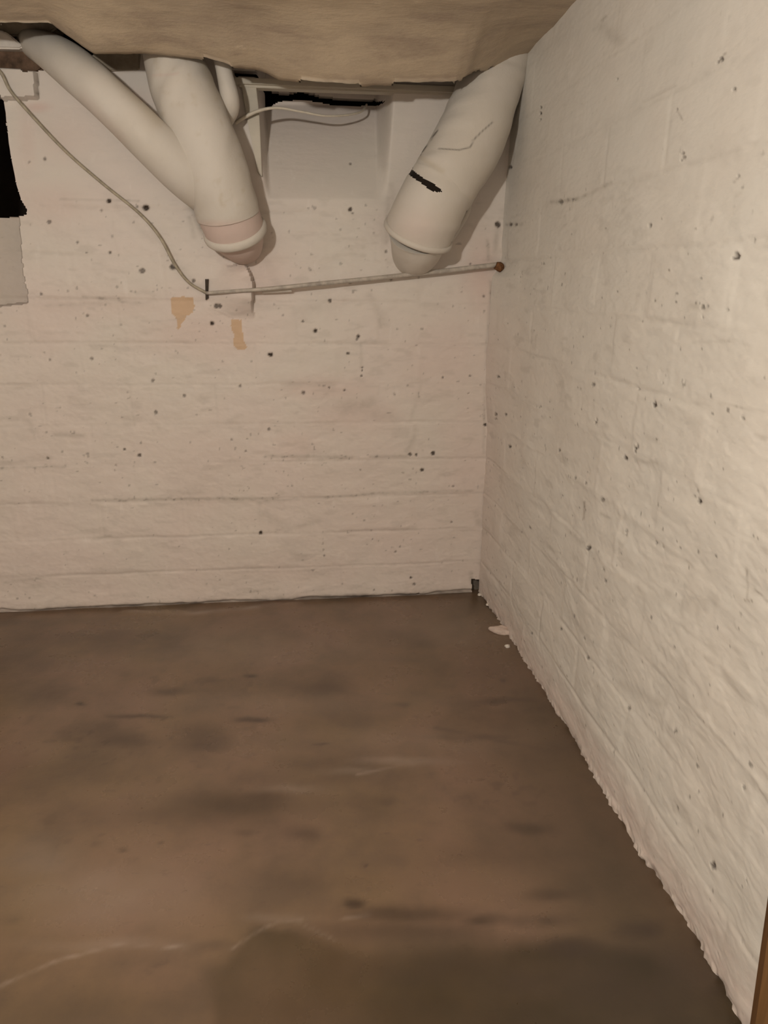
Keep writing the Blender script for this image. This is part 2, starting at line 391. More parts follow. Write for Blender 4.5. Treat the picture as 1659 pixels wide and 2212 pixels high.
# ------------------------------------------------------------------ back wall
wall_back = tag(box('wall_back', -3.5, .12, .05, .16, -.1, 1.06, M_mortar), 'whitewashed concrete block back wall with pits and peeled paint', None, 'structure')
def build_back():
    X, Z, idx = grid(-2.4, .02, 0.0, 2.46, .005)
    P0 = np.stack([X, np.zeros_like(X), Z], -1); PX, PY = proj(P0)
    PXw = PX + 2.5*fbm(X*30, Z*30, 5, 3); PYw = PY + 2.5*fbm(X*30, Z*30, 8, 3)
    g, pr = joints(X, Z, 1)
    up = ss(1.8, 1.86, Z)                                   # the plastered top band is smooth
    rough = 1-.75*up
    h = .010*fbm(X*2.2, Z*2.2, 2, 3)*rough + .0028*fbm(X*14, Z*24, 3, 4)*rough - .0026*g*rough + .002*pr*rough
    h += .0007*fbm(X*60, Z*90, 4, 3)*rough
    # niche : a wedge that deepens upwards, splayed sides
    dn = .25*np.clip((430-PY)/235, 0, 1)**1.1
    jl = np.interp(PY, [186, 380, 430], [552, 566, 572]); jr = np.interp(PY, [196, 430], [852, 838])
    inside = ss(0, 1, (PX-jl)/16)*ss(0, 1, (jr-PX)/26)*(PY < 432)
    h -= dn*inside
    # left recess
    rc = inpoly(PXw, PYw, RECESS); h = np.where(rc, h-.055, h)
    # mortar lump that pushes out under the left duct, with a sharp right edge
    lm = inpoly(PX, PY, LUMP); h += np.where(lm, .055*ss(448, 540, PX)*ss(692, 640, PY)*ss(560, 600, PY+.35*(PX-500)), 0)
    # block at the top left stands proud
    bk = inpoly(PX, PY, [(26, 150), (80, 156), (82, 214), (0, 216), (0, 150)]); h += np.where(bk, .03, 0)
    # broken foot of the wall
    foot = .02 + .012*fbm(X*9, X*0+3, 6, 3)
    h += np.where(Z < foot, -.012*ss(0, 1, (foot-Z)/.012), 0) + .006*ss(.12, 0, Z)
    paint = np.zeros(X.shape+(4,))
    D, T_, Pk, G = (paint[..., i] for i in range(4))
    for px, py, r, a in PITS_B:
        if a < .6: r *= .55; a *= 1.2
        d = np.hypot(PX-px, (PY-py)*(.9+.3*((px*7+py) % 5)/5)) + 1.3*fbm(X*150, Z*150, 11, 2)
        field(D, ss(r+.9, max(r-1.0, .3), d), a); h -= .006*a*ss(r+1, r-1, d)
        field(G, ss(r*2, r, d), .12*a)
    nz = .5+.5*fbm(X*45, Z*70, 21, 4)
    for p0, p1, w, a in SM_B:
        d = polydist(PX, PY, [p0, p1]); m = np.exp(-(d/w)**2)
        field(G, m*(.2+.9*nz), a*.8); 
        if w < 5: field(D, m*ss(.62, .85, nz), a*.7)
    for poly in TAN_B:
        field(T_, inpoly(PXw, PYw, poly).astype(float), .8)
    for px, py, rx, ry, a in PINK_B:
        field(Pk, np.exp(-(((PX-px)/rx)**2+((PY-py)/ry)**2)), a*1.3)
    field(Pk, ss(560, 1250, PY)*.28*(.7+.5*fbm(X*1.6, Z*1.6, 31, 3)), 1)
    # random specks and faint horizontal smudges
    sp = vn(X*55, Z*55, 40)*.6+vn(X*110, Z*110, 41)*.4; dens = fbm(X*2.5, Z*2.5, 42, 3)
    field(D, ss(.70-.08*dens, .84-.08*dens, sp)*(PY > 440), .38)
    field(G, ss(.30, .62, fbm(X*9, Z*30, 44, 4))*(PY > 430), .15)
    field(G, g*ss(.1, .7, nz)*(PY > 425), .18)
    # grey recess, dirty wall foot, fine crack line with gaps along the floor
    field(G, rc.astype(float), .45)
    fl = ss(.030, .008, Z + .008*fbm(X*16, X*0, 50, 3)); field(D, fl*(.45+.5*fbm(X*8, X*0+1, 51, 3)), .95)
    field(G, ss(.06, .0, Z)*nz, .6)
    bb = 1-ss(0, 6, np.abs(PX-jl-8)); 
    xl = np.interp(PY, [p[1] for p in VOID[1:8]], [p[0] for p in VOID[1:8]]) + 1.2*fbm(Z*25, Z*0, 61, 3)
    dv = xl-PX; mv = (np.abs(dv) < 1.31) & (PY > 200) & (PY < 462); X = np.where(mv, X+dv*.00207, X)
    # normals
    Y = -h
    P3 = np.stack([X, Y, Z], -1)
    dx = np.gradient(P3, axis=0); dz = np.gradient(P3, axis=1); N = np.cross(dx, dz); N /= np.linalg.norm(N, axis=2)[..., None]
    if N[5, 5, 1] > 0: N = -N
    q = np.stack([idx[:-1, :-1], idx[1:, :-1], idx[1:, 1:], idx[:-1, 1:]], -1)
    qx = (PX[:-1, :-1]+PX[1:, 1:])/2; qy = (PY[:-1, :-1]+PY[1:, 1:])/2
    zq = (Z[:-1, :-1]+Z[1:, 1:])/2
    RX, RY = proj(P3); gx = (RX[:-1, :-1]+RX[1:, 1:])/2; gy = (RY[:-1, :-1]+RY[1:, 1:])/2
    keep = ~(inpoly(qx-1.2*fbm(zq*25, zq*0, 61, 3), qy, VOID) | inpoly(qx, qy, TOPHOLE) | inpoly(gx, gy, GAP) | inpoly(qx, qy, CORNERHOLE) | inpoly(qx, qy, COVEHOLE))
    xc = (X[:-1, :-1]+X[1:, 1:])/2; zc = (Z[:-1, :-1]+Z[1:, 1:])/2
    c = np.floor(zc/CO); b = np.floor((xc + (c % 2)*BL/2)/BL)
    cell = (c*100+(b+40)).astype(int)
    c = np.where(zc > 1.82, 0, 0)
    cell = np.where(zc > 1.80, -2 - (xc > at(700, 300)[0]-.35)*1 - (xc > at(845, 300)[0])*1, cell)
    split_blocks(P3, N, paint, idx, cell.ravel(), keep.ravel(), q.reshape(-1, 4), wall_back, M_back, (0, .045, 0))
build_back()
# rest of the back wall outside the picture, and the hollow behind its openings, its darkness put into the colour
box('wall_end', -3.5, -2.4, .0, .05, 0, 1.3, M_back, wall_back)
def open_box(name, x0, x1, y0, y1, z0, z1, mat, parent):
    V = np.array([(x, y, z) for x in (x0, x1) for y in (y0, y1) for z in (z0, z1)])
    Fq = np.array([(0, 1, 3, 2), (4, 6, 7, 5), (2, 3, 7, 6), (0, 2, 6, 4), (1, 5, 7, 3)])
    return link(name, mesh_np(name, V, Fq, None, None, False), mat, parent)
open_box('dark_cavity', -3.5, .1, .045, .9, 1.06, 2.62, M_dark, wall_back)
# stones seen in the broken top left corner
prism('stone', [at(-60, -10, -.05), at(118, -10, -.05), at(124, 60, -.05), at(100, 76, -.05), at(-60, 80, -.05)], (0, .10, 0), M_shadeplaster, wall_back, .006)
prism('stone', [at(-40, 60, .0), at(8, 66, .0), at(26, 78, .0), at(50, 100, .0), at(44, 106, .0), at(-40, 104, .0)], (0, .14, 0), M_white, wall_back, .006)
prism('brick', [at(-40, 106, -.03), at(50, 108, -.03), at(80, 118, -.03), at(95, 148, -.03), at(60, 168, -.03), at(-40, 160, -.03)], (0, .10, 0), M_brown, wall_back, .006)
prism('beam_end', [at(200, 112, .012), at(302, 112, .012), at(300, 150, .012), at(240, 153, .012), at(205, 152, .012)], (0, .06, 0), M_shadeplaster, wall_back, .004)

# ------------------------------------------------------------------ right wall
wall_right = tag(box('wall_right', .10, .25, -4.6, .2, -.1, 2.65, M_mortar), 'whitewashed rough concrete block wall on the right', None, 'structure')
ZC = [0, .34, .92, 1.22, 1.50, 1.555, 1.60, 1.9, 2.4]
XC = [-.012, -.020, -.036, -.045, -.046, -.044, -.014, -.012, -.004]
_fe = [(1040,1280),(1110,1395),(1180,1500),(1250,1620),(1330,1750),(1400,1870),(1510,2030),(1560,2120),(1592,2190)]
_fp = np.array([atf(*q) for q in _fe]); _o = np.argsort(_fp[:, 1])
PITS_R = [(1480,340,4,.6),(1478,330,3,.6),(1475,345,2.5,.6),(1559,128,5,.7),(1553,134,3,.8),(1168,232,2.5,1),(1167,245,2.5,1),(1166,258,2,.9),(1105,361,3.5,.8),(1332,170,2,.7),(1588,194,3,.8),(1406,487,3,.7),
 (1594,552,6,.8),(1590,556,4,.9),(1464,236,3,.5),(1210,436,5,.6),(1235,431,4,.5),(1107,485,3.5,.8),(1118,485,3,.6),(1595,382,2.5,.6),(1415,874,5,.95),(1372,968,3.5,.9),(1371,975,3,.9),(1376,964,3,.8),(1348,990,4,.9),
 (1516,1083,5,.95),(1514,1060,4.5,.5),(1613,905,4,.7),(1272,1183,4,.8),(1269,1186,3,.8),(1287,913,3,.9),(1289,907,3,.7),(1106,964,3,.9),(1206,973,2.5,.8),(1090,814,2.5,.9),(1282,831,4,.6),(1283,806,2,.5),(1377,841,2.5,.6),
 (1432,828,2.5,.5),(1539,1868,5,.85),(1540,1874,4,.7),(1619,1905,2,.7),(1606,1702,3,.8),(1148,1368,2.5,.7),(1209,1359,2.5,.8),(1262,1379,2.5,.8),(1270,1421,3.5,.7),(1310,1255,2.5,.9),(1308,1230,2.5,.7),(1356,1530,3.5,.6),
 (1455,1579,3,.6),(1415,1172,2.5,.9),(1432,1180,3.5,.5),(1353,1147,3,.6),(1353,1155,2.5,.5),(1304,1080,4,.6),(1098,895,2.5,.8),(1081,895,3,.7),(1080,905,3,.5),(1241,1033,2.5,.8),(1265,1043,3,.6),(1525,663,4,.6),(1535,660,4,.5),
 (1578,668,3.5,.5),(1525,685,3,.5),(1315,703,3,.5),(1252,840,3,.3),(1126,1150,2,.5),(1500,1640,3,.3),(1612,1550,3,.3),(1408,1583,2.5,.4),(1580,1290,2.5,.5),(1553,2059,2.5,.4),(1609,2033,2.5,.5),(1555,1974,2,.6)]
SM_R = [((1190,437),(1245,430),4,.6),((1245,430),(1320,395),4,.35),((1390,220),(1460,185),3,.35),((1464,236),(1477,258),2,.6),((1260,1085),(1258,1120),2.5,.8),((1500,660),(1540,668),7,.35),((1500,740),(1600,735),3,.2),
 ((1560,870),(1659,890),3,.3),((1640,940),(1659,948),5,.5),((1370,995),(1420,1000),5,.3),((1610,1230),(1612,1298),2.5,.6),((1605,1297),(1625,1298),2,.8),((1625,1270),(1659,1300),2,.7),((1100,485),(1130,484),4,.4),((1300,1110),(1320,1120),3,.5),((1230,1150),(1262,1175),4,.3),
 ((1380,1270),(1420,1300),12,.2),((1340,1480),(1420,1520),12,.3),((1470,1440),(1480,1560),10,.2),((1300,60),(1340,90),14,.25),((1310,35),(1300,45),2.5,.7),((1552,135),(1568,115),2,.9),((1585,394),(1598,380),2,.6)]
def build_right():
    Yg, Z, idx = grid(-2.9, .0, 0.0, 2.46, .005)
    P0 = np.stack([np.zeros_like(Yg), Yg, Z], -1); PX, PY = proj(P0)
    g, pr = joints(-Yg+.10, Z, 101)
    up = ss(1.55, 1.95, Z); rough = 1-.55*up
    h = .012*fbm(Yg*2.2, Z*2.6, 102, 3)*rough + .0032*fbm(Yg*9, Z*20, 103, 4)*rough - .0022*g*rough + .0025*pr*rough
    h += .0010*fbm(Yg*50, Z*110, 104, 3)*rough
    # ridges of thick paint along the courses
    for zc in (.36, .54, .72, .90, 1.08):
        zl = zc + .015*fbm(Yg*3, Yg*0+zc*9, 105, 3)
        h += .0026*np.exp(-((Z-zl)/.014)**2)*ss(-.2, .4, fbm(Yg*3, Yg*0+zc*5, 106, 2))
    h += -np.interp(Z, ZC, XC)*np.exp(Yg/.22)
    bx = np.interp(Yg, _fp[_o, 1], _fp[_o, 0])
    h += (-bx*(1-np.exp(Yg/.10)))*np.exp(-Z/.22)
    h += ss(.035, .0, Z)*(.003*vn(Yg*60, Z*50, 107)+.008*vn(Yg*12, Z*0, 108)+.005*vn(Yg*95, Z*90, 117))
    h += np.where(Z > 2.25, -.0*Z, 0)
    paint = np.zeros(Yg.shape+(4,)); D, T_, Pk, G = (paint[..., i] for i in range(4))
    for px, py, r, a in PITS_R:
        if a < .6: r *= .7; a *= 1.1
        sel = d = np.hypot(PX-px, PY-py) + 1.5*fbm(Yg*130, Z*130, 111, 2)
        field(D, ss(r+.8, max(r-1.1, .3), d), a); h -= .006*a*ss(r+1, r-1, d); field(G, ss(r*2, r, d), .12*a)
    nz = .5+.5*fbm(Yg*40, Z*60, 121, 4)
    for p0, p1, w, a in SM_R:
        d = polydist(PX, PY, [p0, p1]); m = np.exp(-(d/w)**2)
        field(G, m*(.25+1.1*nz), a)
        if w < 5: field(D, m*ss(.58, .85, nz), a*.8)
    sp = vn(Yg*55, Z*55, 140)*.6+vn(Yg*110, Z*110, 141)*.4; dens = fbm(Yg*2.5, Z*2.5, 142, 3)
    field(D, ss(.73-.08*dens, .86-.08*dens, sp)*(1-.8*up), .55)
    field(G, ss(.32, .65, fbm(Yg*10, Z*26, 144, 4))*(1-.6*up), .20)
    field(G, g*ss(.2, .8, nz), .18)
    field(Pk, np.exp(Yg/.35)*ss(1.6, 1.2, Z)*.42, 1)
    field(Pk, ss(.22, .02, Z)*.45*(.5+nz), 1)
    field(G, ss(.03, 0, Z)*nz, .6)
    X = -h
    P3 = np.stack([X, Yg, Z], -1)
    dy = np.gradient(P3, axis=0); dz = np.gradient(P3, axis=1); N = np.cross(dy, dz); N /= np.linalg.norm(N, axis=2)[..., None]
    flip = N[5, 5, 0] > 0
    if flip: N = -N
    q = np.stack([idx[:-1, :-1], idx[:-1, 1:], idx[1:, 1:], idx[1:, :-1]], -1)
    yc = (Yg[:-1, :-1]+Yg[1:, 1:])/2; zc = (Z[:-1, :-1]+Z[1:, 1:])/2
    c = np.floor(zc/CO); b = np.floor((-yc+.10 + (c % 2)*BL/2)/BL)
    cell = (c*100+(b+40)).astype(int)
    split_blocks(P3, N, paint, idx, cell.ravel(), np.ones(cell.size, bool), q.reshape(-1, 4), wall_right, M_right, (.10, 0, 0))
build_right()
box('wall_end', -.005, .10, -4.6, -2.9, 0, 2.46, M_right, wall_right)

# ------------------------------------------------------------------ floor
def build_floor():
    X, Y, idx = grid(-2.6, .06, -3.0, .06, .01)
    P0 = np.stack([X, Y, 0*X], -1); PX, PY = proj(P0)
    wob = 20*fbm(X*8, Y*8, 201, 5); PXw = PX+wob*1.6; PYw = PY+wob*.5*ss(1250, 1700, PY)
    z = .004*fbm(X*1.6, Y*1.6, 202, 3) + .0012*fbm(X*9, Y*9, 203, 3)
    # thin skim of plaster left on the floor at the foot of the back wall
    lip = polydist(PXw, PYw, [(270, 1322), (380, 1322), (420, 1328), (520, 1318), (640, 1304)]); z += .006*np.exp(-(lip/7)**2)
    paint = np.zeros(X.shape+(4,)); D, O, Lt, A = (paint[..., i] for i in range(4))
    nz = .5+.5*fbm(X*12, Y*12, 204, 4); nz2 = .5+.5*fbm(X*7, Y*10, 214, 5)
    clus = ss(.45, .62, vn(X*42, Y*42, 215)*.6+vn(X*21, Y*21, 216)*.5)
    for px, py, rx, ry, a in [(310,1395,70,22,.5),(340,1375,50,14,.4),(200,1370,180,30,.35),(30,1430,140,60,.35),(100,1345,200,10,.4),(860,1385,70,26,.35),(860,1420,50,14,.35),(700,1490,60,18,.35),(525,1458,16,4,.7),(545,1554,45,6,.8),(300,1547,70,4,.6),
        (370,1495,50,10,.5),(430,1600,70,36,.55),(190,1590,90,34,.3),(270,1600,90,20,.35),(1090,1515,80,7,.55),(1010,1590,90,6,.5),(690,1605,25,4,.7),(650,1795,34,18,.5),(520,1795,30,8,.35),(787,1869,6,4,.9),(1140,1790,50,14,.45),(260,1833,12,4,.7),(345,1817,8,3,.7),
        (1230,2050,80,26,.7),(1380,2010,70,26,.7),(1100,1988,110,14,.8),(870,1975,140,22,.55),(765,1953,30,12,.7),(470,2045,60,14,.5),(1550,2150,70,26,.5),(1120,2120,80,26,.45),(700,1660,160,30,.3),(600,1680,120,30,.25),(1350,2080,60,60,.4),(1180,1930,60,12,.4),
        (500,1735,130,26,.35),(560,1720,60,22,.4),(860,1520,20,6,.5),(830,1730,30,12,.35),(175,1520,9,4,.8),(1080,1470,8,4,.8),(640,1605,120,20,.15),(1440,1830,60,20,.2),(40,1990,20,10,.3)]:
        field(D, np.exp(-(((PXw-px)/rx)**2+((PYw-py)/ry)**2)**1.3)*np.clip(-.1+2.3*nz2, 0, 1.3), a)
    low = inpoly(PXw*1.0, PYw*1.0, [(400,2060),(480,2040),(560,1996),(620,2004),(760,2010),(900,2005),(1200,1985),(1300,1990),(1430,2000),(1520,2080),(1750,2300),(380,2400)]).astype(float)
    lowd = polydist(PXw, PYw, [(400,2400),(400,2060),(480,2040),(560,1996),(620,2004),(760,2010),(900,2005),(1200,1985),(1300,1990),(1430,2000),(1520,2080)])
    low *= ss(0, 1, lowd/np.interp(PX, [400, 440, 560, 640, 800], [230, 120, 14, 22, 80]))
    O += low*(.55+.35*ss(500, 1300, PX))*(.75+.4*nz)  # damp patch, deepened to the right as painted shade
    field(O, np.exp(-(((PX-520)/170)**2+((PY-1740)/36)**2)), .45)
    for px, py, rx, ry, a in [(300,1585,230,70,.7), (250,1640,260,60,.45), (480,1700,250,60,.35), (230,1800,260,60,.3), (350,1480,300,40,.3), (1100,1700,200,60,.3), (100,1380,200,40,.4), (700,1420,500,60,.15)]:
        field(D, clus*np.exp(-(((PX-px)/rx)**2+((PY-py)/ry)**2)), a)
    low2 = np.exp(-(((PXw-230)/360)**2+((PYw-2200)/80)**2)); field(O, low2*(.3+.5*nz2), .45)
    for px, py, rx, ry, a in [(750,1745,90,26,.3),(120,1660,200,40,.35),(1250,1600,60,30,.3),(400,1760,200,30,.3),(1050,1850,180,30,.25),(700,1905,200,26,.2),(90,1500,120,24,.3),(980,2100,260,40,.35),(1420,2120,230,90,.6),(900,2200,400,50,.35),(860,2010,260,24,.5),(950,1450,120,16,.25)]:  # the broad lower-right ellipse adds to the painted shade there
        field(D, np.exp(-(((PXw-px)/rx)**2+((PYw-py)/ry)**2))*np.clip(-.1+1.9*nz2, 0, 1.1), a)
    strip = ss(-.62, -.05, X + .12*fbm(Y*2, X*2, 205, 3)); field(O, strip*ss(-.3, -1.3, Y), .50); field(O, strip*.25, 1)
    for px, py, rx, ry, a in [(880,1645,90,9,.5),(760,1665,60,7,.3),(200,1930,220,70,.35),(560,1400,240,40,.25),(980,1360,160,40,.22),(60,1860,110,60,.3),(600,1520,300,26,.15),(860,1600,260,30,.15),(620,1700,70,8,.3),(230,2040,170,14,.3),(600,1985,60,10,.3)]:
        field(Lt, np.exp(-(((PXw-px)/rx)**2+((PYw-py)/ry)**2))*(.5+.8*nz), a)
    for pts, a in [([(0,2130),(120,2075),(250,2040),(400,2045)], .6), ([(500,2050),(560,2010),(600,1990),(650,1985)], .5), ([(740,1985),(800,1975)], .4), ([(770,1672),(830,1660),(910,1640)], .5), ([(280,1322),(420,1328),(560,1314)], .5), ([(640,1990),(720,2030)], .3)]:
        d = polydist(PXw*.0+PX, PY, pts); field(Lt, np.exp(-(d/3.5)**2)*nz*1.4, a)
    for pts, a in [([(940,1570),(1040,1592),(1180,1620)], .5), ([(240,1370),(330,1400),(380,1370)], .35), ([(130,1810),(90,1900)], .2), ([(860,2030),(1040,2150)], .35), ([(560,2000),(720,2030)], .4)]:
        d = polydist(PX, PY, pts); field(D, np.exp(-(d/4)**2)*nz*1.4, a)
    P3 = np.stack([X, Y, z], -1).reshape(-1, 3)
    q = np.stack([idx[:-1, :-1], idx[1:, :-1], idx[1:, 1:], idx[:-1, 1:]], -1).reshape(-1, 4)
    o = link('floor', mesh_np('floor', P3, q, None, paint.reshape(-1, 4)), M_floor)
    tag(o, 'brown worn concrete floor with damp dark stains and painted shade at the lower right', None, 'structure'); return o
floor = build_floor()
box('floor_slab', -4.2, .2, -4.8, .2, -.14, -.012, M_floor, floor)
box('floor_slab', -4.2, -2.6, -4.8, .1, -.012, 0, M_floor, floor)
box('floor_slab', -2.6, .1, -4.8, -3.0, -.012, 0, M_floor, floor)

# ------------------------------------------------------------------ ceiling
EDGE = [(-200,46),(0,50),(60,50),(115,52),(150,78),(180,100),(205,116),(250,119),(300,118),(360,121),(440,132),(480,143),(500,150),(540,150),(575,158),(600,172),(650,180),(700,187),(780,189),(850,190),(920,187),(980,183),(1005,172),(1020,160),(1060,150),(1125,138),(1180,120)]
def build_ceiling():
    EE = lambda px: float(np.interp(px, [1000, 1060, 1125, 1180], [.30, .22, .05, .045]))
    ed = np.array([at(px, py, EE(px)) for px, py in EDGE]); o = np.argsort(ed[:, 0])
    xs = np.linspace(-4.2, .05, 426)
    ez = np.interp(xs, ed[o, 0], ed[o, 2]); ez = np.minimum(ez, 2.42); ey = np.interp(xs, ed[o, 0], ed[o, 1])[:, None]
    n = 150; t = np.linspace(0, 1, n)**.6
    Xg = np.repeat(xs[:, None], n, 1); Yg = -4.8 + (4.8+ey)*t[None, :] + 0*Xg
    d = -Yg+ey                                                 # distance from the back edge
    rw = np.exp(Xg/.10)*0
    dip = (HGT - ez[:, None])*np.exp(-(d/.17)**1.5)
    zg = HGT - dip + .010*fbm(Xg*2, Yg*3, 301, 3) + .004*fbm(Xg*9, Yg*20, 302, 4) + .003*fbm(Xg*40, Yg*60, 303, 3)*np.exp(-d/.05)
    # near the right wall the ceiling runs a little higher at the corner
    P = np.stack([Xg, Yg, zg], -1)
    # turn the back edge up into the gap
    up1 = P[:, -1:].copy(); up1[..., 1] += .012; up1[..., 2] += .012
    up2 = up1.copy(); up2[..., 1] += .004; up2[..., 2] += .40
    P = np.concatenate([P, up1, up2], 1); m = n+2
    idx = np.arange(len(xs)*m).reshape(len(xs), m)
    q = np.stack([idx[:-1, :-1], idx[:-1, 1:], idx[1:, 1:], idx[1:, :-1]], -1).reshape(-1, 4)
    ob = link('ceiling', mesh_np('ceiling', P.reshape(-1, 3), q), M_ceil)
    return tag(ob, 'low beige painted plaster ceiling with rough streaks', None, 'structure')
ceiling = build_ceiling()
_zc = lambda px, py: CAM + ray(px, py)*((HGT-.004-CAM[2])/ray(px, py)[2])
for nm, pts in (('paint_flake', [(84, 12), (100, 5), (140, 7), (185, 6), (218, 8), (228, 16), (248, 20), (215, 22), (190, 18), (150, 19), (110, 18), (92, 17)]), ('paint_flake', [(262, 28), (275, 26), (284, 36), (274, 40)])):
    prism(nm, [_zc(*q) for q in pts], (0, 0, .02), M_flake, ceiling, .0012)
box('ceiling_slab', -4.2, .2, -4.8, .95, 2.62, 2.75, M_mortar, ceiling)
# unseen sides of the cellar close the room
w = tag(box('wall_left', -4.2, -4.05, -4.8, .2, 0, 2.62, M_room), 'plastered left wall of the cellar', None, 'structure')
w = tag(box('wall_front', -4.05, .1, -4.8, -4.65, 0, 2.62, M_room), 'plastered front wall of the cellar', None, 'structure')
w = tag(box('wall_back_left', -4.05, -3.5, .0, .15, 0, 2.62, M_room), 'plastered end of the back wall at left', None, 'structure')

# ------------------------------------------------------------------ niche boards
def board(name, a, b, thick, depth, parent, mat=M_wood, e=.02):
    a0 = at(*a, e); b0 = at(*b, e); return prism(name, [a0, b0, b0+np.array((0, 0, -thick)), a0+np.array((0, 0, -thick))], (0, depth, 0), mat, parent, .002)
trim = empty('trim_1', at(560, 190, .0), 'painted board frame round the niche under the ceiling', None, 'structure')
trim.location = (0, 0, 0)
board('lintel_board', (505, 166), (985, 186), .022, .07, trim, e=.035)
board('lintel_batten', (516, 178), (1000, 195), .016, .05, trim, e=.018)
prism('jamb_board', [at(522, 188, .014), at(553, 186, .014), at(560, 250, .014), at(566, 382, .014), at(557, 372, .014), at(532, 250, .014)], (0, .03, 0), M_wood, trim, .002)

# ------------------------------------------------------------------ left branched duct
def pt(px, py, e, rpx):
    p = at(px, py, e); z = (p-CAM) @ _f; return (*p, rpx*z/F)
duct = empty('branched_duct', (0, 0, 0), 'thick white painted branched duct, two arms joining above a pinkish collar, left of the niche', 'duct')
MAIN = [pt(372, 92, .13, 62), pt(377, 131, .14, 63), pt(391, 180, .16, 67), pt(408, 225, .18, 69), pt(436, 290, .20, 69), pt(466, 370, .195, 68), pt(485, 430, .172, 68), pt(494, 464, .15, 67)]
def paint_main(V):
    PX, PY = proj(V); a = np.zeros((len(V), 4)); nz = .5+.5*fbm(V[:, 0]*40+V[:, 1]*20, V[:, 2]*40, 401, 3)
    d = polydist(PX, PY, [(330, 163), (370, 161), (385, 158)]); a[:, 2] += np.exp(-(d/2.5)**2)*.5
    d = polydist(PX, PY, [(478, 420), (476, 432), (480, 442)]); a[:, 1] += np.exp(-(d/4)**2)*.35
    d = polydist(PX, PY, [(440, 140), (470, 210)]); a[:, 1] += np.exp(-(d/9)**2)*.3
    a[:, 2] += ss(470, 485, PY)*.6
    a[:, 1] += .25*ss(.62, .85, nz)
    return np.clip(a, 0, 1)
tube('main_pipe', MAIN, M_pipe, duct, 130, 80, paint_main, lump=.03, seed=3)
BR = [pt(42, 86, -.18, 12), pt(70, 95, -.05, 27), pt(109, 113, .05, 37), pt(146, 138, .13, 43), pt(192, 176, .20, 46), pt(231, 212, .245, 46), pt(290, 268, .265, 47), pt(340, 318, .25, 49), pt(400, 372, .205, 52), pt(450, 415, .155, 48), pt(485, 438, .12, 38)]
def paint_br(V):
    PX, PY = proj(V); a = np.zeros((len(V), 4))
    d = polydist(PX, PY, [(255, 165), (340, 262)]); a[:, 1] += np.exp(-(d/14)**2)*.3
    d = polydist(PX, PY, [(180, 215), (260, 300)]); a[:, 2] += np.exp(-(d/14)**2)*.25
    return a
tube('branch_pipe', BR, M_pipe, duct, 120, 64, paint_br, lump=.03, seed=9)
# filled weld where the arm meets the stack
def pinkp(v):
    a = np.zeros((len(v), 4)); a[:, 2] = .85; return a
tube('collar', [pt(492, 456, .152, 67), pt(500, 478, .14, 65), pt(505, 492, .128, 64), pt(508, 500, .12, 63)], M_pipe, duct, 30, 64, pinkp)
_c = np.array(pt(508, 500, .12, 63)); _n = _c[:3]-np.array(pt(500, 474, .148, 63))[:3]
ring('rim', _c[:3], _n, _c[3]*1.0, .012, M_pipe, duct, elong=1.6)
tube('spigot', [pt(506, 494, .12, 61), pt(514, 508, .09, 55), pt(521, 520, .04, 48), pt(528, 528, -.04, 40)], M_pipe, duct, 24, 64, pinkp, lump=.03)

tube('bent_pipe', [pt(474, 112, .17, 17), pt(482, 145, .17, 17), pt(488, 172, .17, 18), pt(495, 205, .17, 20), pt(496, 230, .15, 21), pt(489, 254, .11, 18), pt(474, 280, .06, 15)], M_pipe, duct, 50, 24)

# ------------------------------------------------------------------ right duct
duct2 = empty('slanting_duct', (0, 0, 0), 'white painted slanting duct with a black slot, in the corner right of the niche', 'duct')
UP = [pt(1100, 84, .07, 60), pt(1076, 150, .09, 64), pt(1048, 215, .12, 70), pt(1019, 292, .15, 76), pt(973, 374, .17, 74), pt(948, 418, .17, 72)]
SLOT = [(879, 372), (882, 362), (893, 350), (897, 346), (899, 349), (890, 366), (905, 378), (922, 390), (938, 398), (950, 408), (957, 414), (943, 415), (928, 410), (908, 394), (886, 380)]
def paint_up(V):
    PX, PY = proj(V); a = np.zeros((len(V), 4)); nz = .5+.5*fbm(V[:, 0]*90, V[:, 2]*90, 402, 3)
    d = polydist(PX, PY, [(948, 321), (992, 324), (1016, 318), (1022, 303), (1040, 285), (1064, 264)]); a[:, 0] += np.exp(-(d/1.5)**2)*.62
    d = polydist(PX, PY, [(945, 282), (930, 302), (908, 334)]); a[:, 0] += np.exp(-(d/1.9)**2)*.8*ss(.35, .6, nz)
    d = polydist(PX, PY, [(908, 340), (955, 370)]); a[:, 1] += np.exp(-(d/6)**2)*.3
    a[:, 2] += .4*np.exp(-(((PX-900)/50)**2+((PY-490)/40)**2))
    return np.clip(a, 0, 1)
cut = lambda c: inpoly(*proj(c), SLOT) & (c[:, 1] < -.13)
tube('upper_section', UP, M_pipe, duct2, 190, 150, paint_up, cut, lump=.02, cap=False)
tube('dark_lining', [(p[0], p[1], p[2], p[3]*.93) for p in UP], M_dark, duct2, 40, 40, cap=False)  # near-black lining puts the slot's dark inside into colour
LOW = [pt(956, 396, .17, 74), pt(938, 430, .17, 75), pt(922, 462, .16, 75), pt(910, 488, .145, 74), pt(904, 505, .13, 73)]
tube('lower_section', LOW, M_pipe, duct2, 90, 130, paint_up, cut, lump=.015, cap=False)
tube('dark_lining', [(p[0], p[1], p[2], p[3]*.93) for p in LOW], M_dark, duct2, 30, 40, cap=False)
_c = np.array(LOW[-1]); _n = np.array(LOW[-1])[:3]-np.array(LOW[-2])[:3]
ring('rim', _c[:3], _n, _c[3], .010, M_pipe, duct2, elong=1.3)
tube('spigot', [pt(905, 502, .13, 68), pt(902, 520, .10, 61), pt(899, 536, .05, 55), pt(894, 545, -.03, 50)], M_pipe, duct2, 24, 64, None, lump=.04)
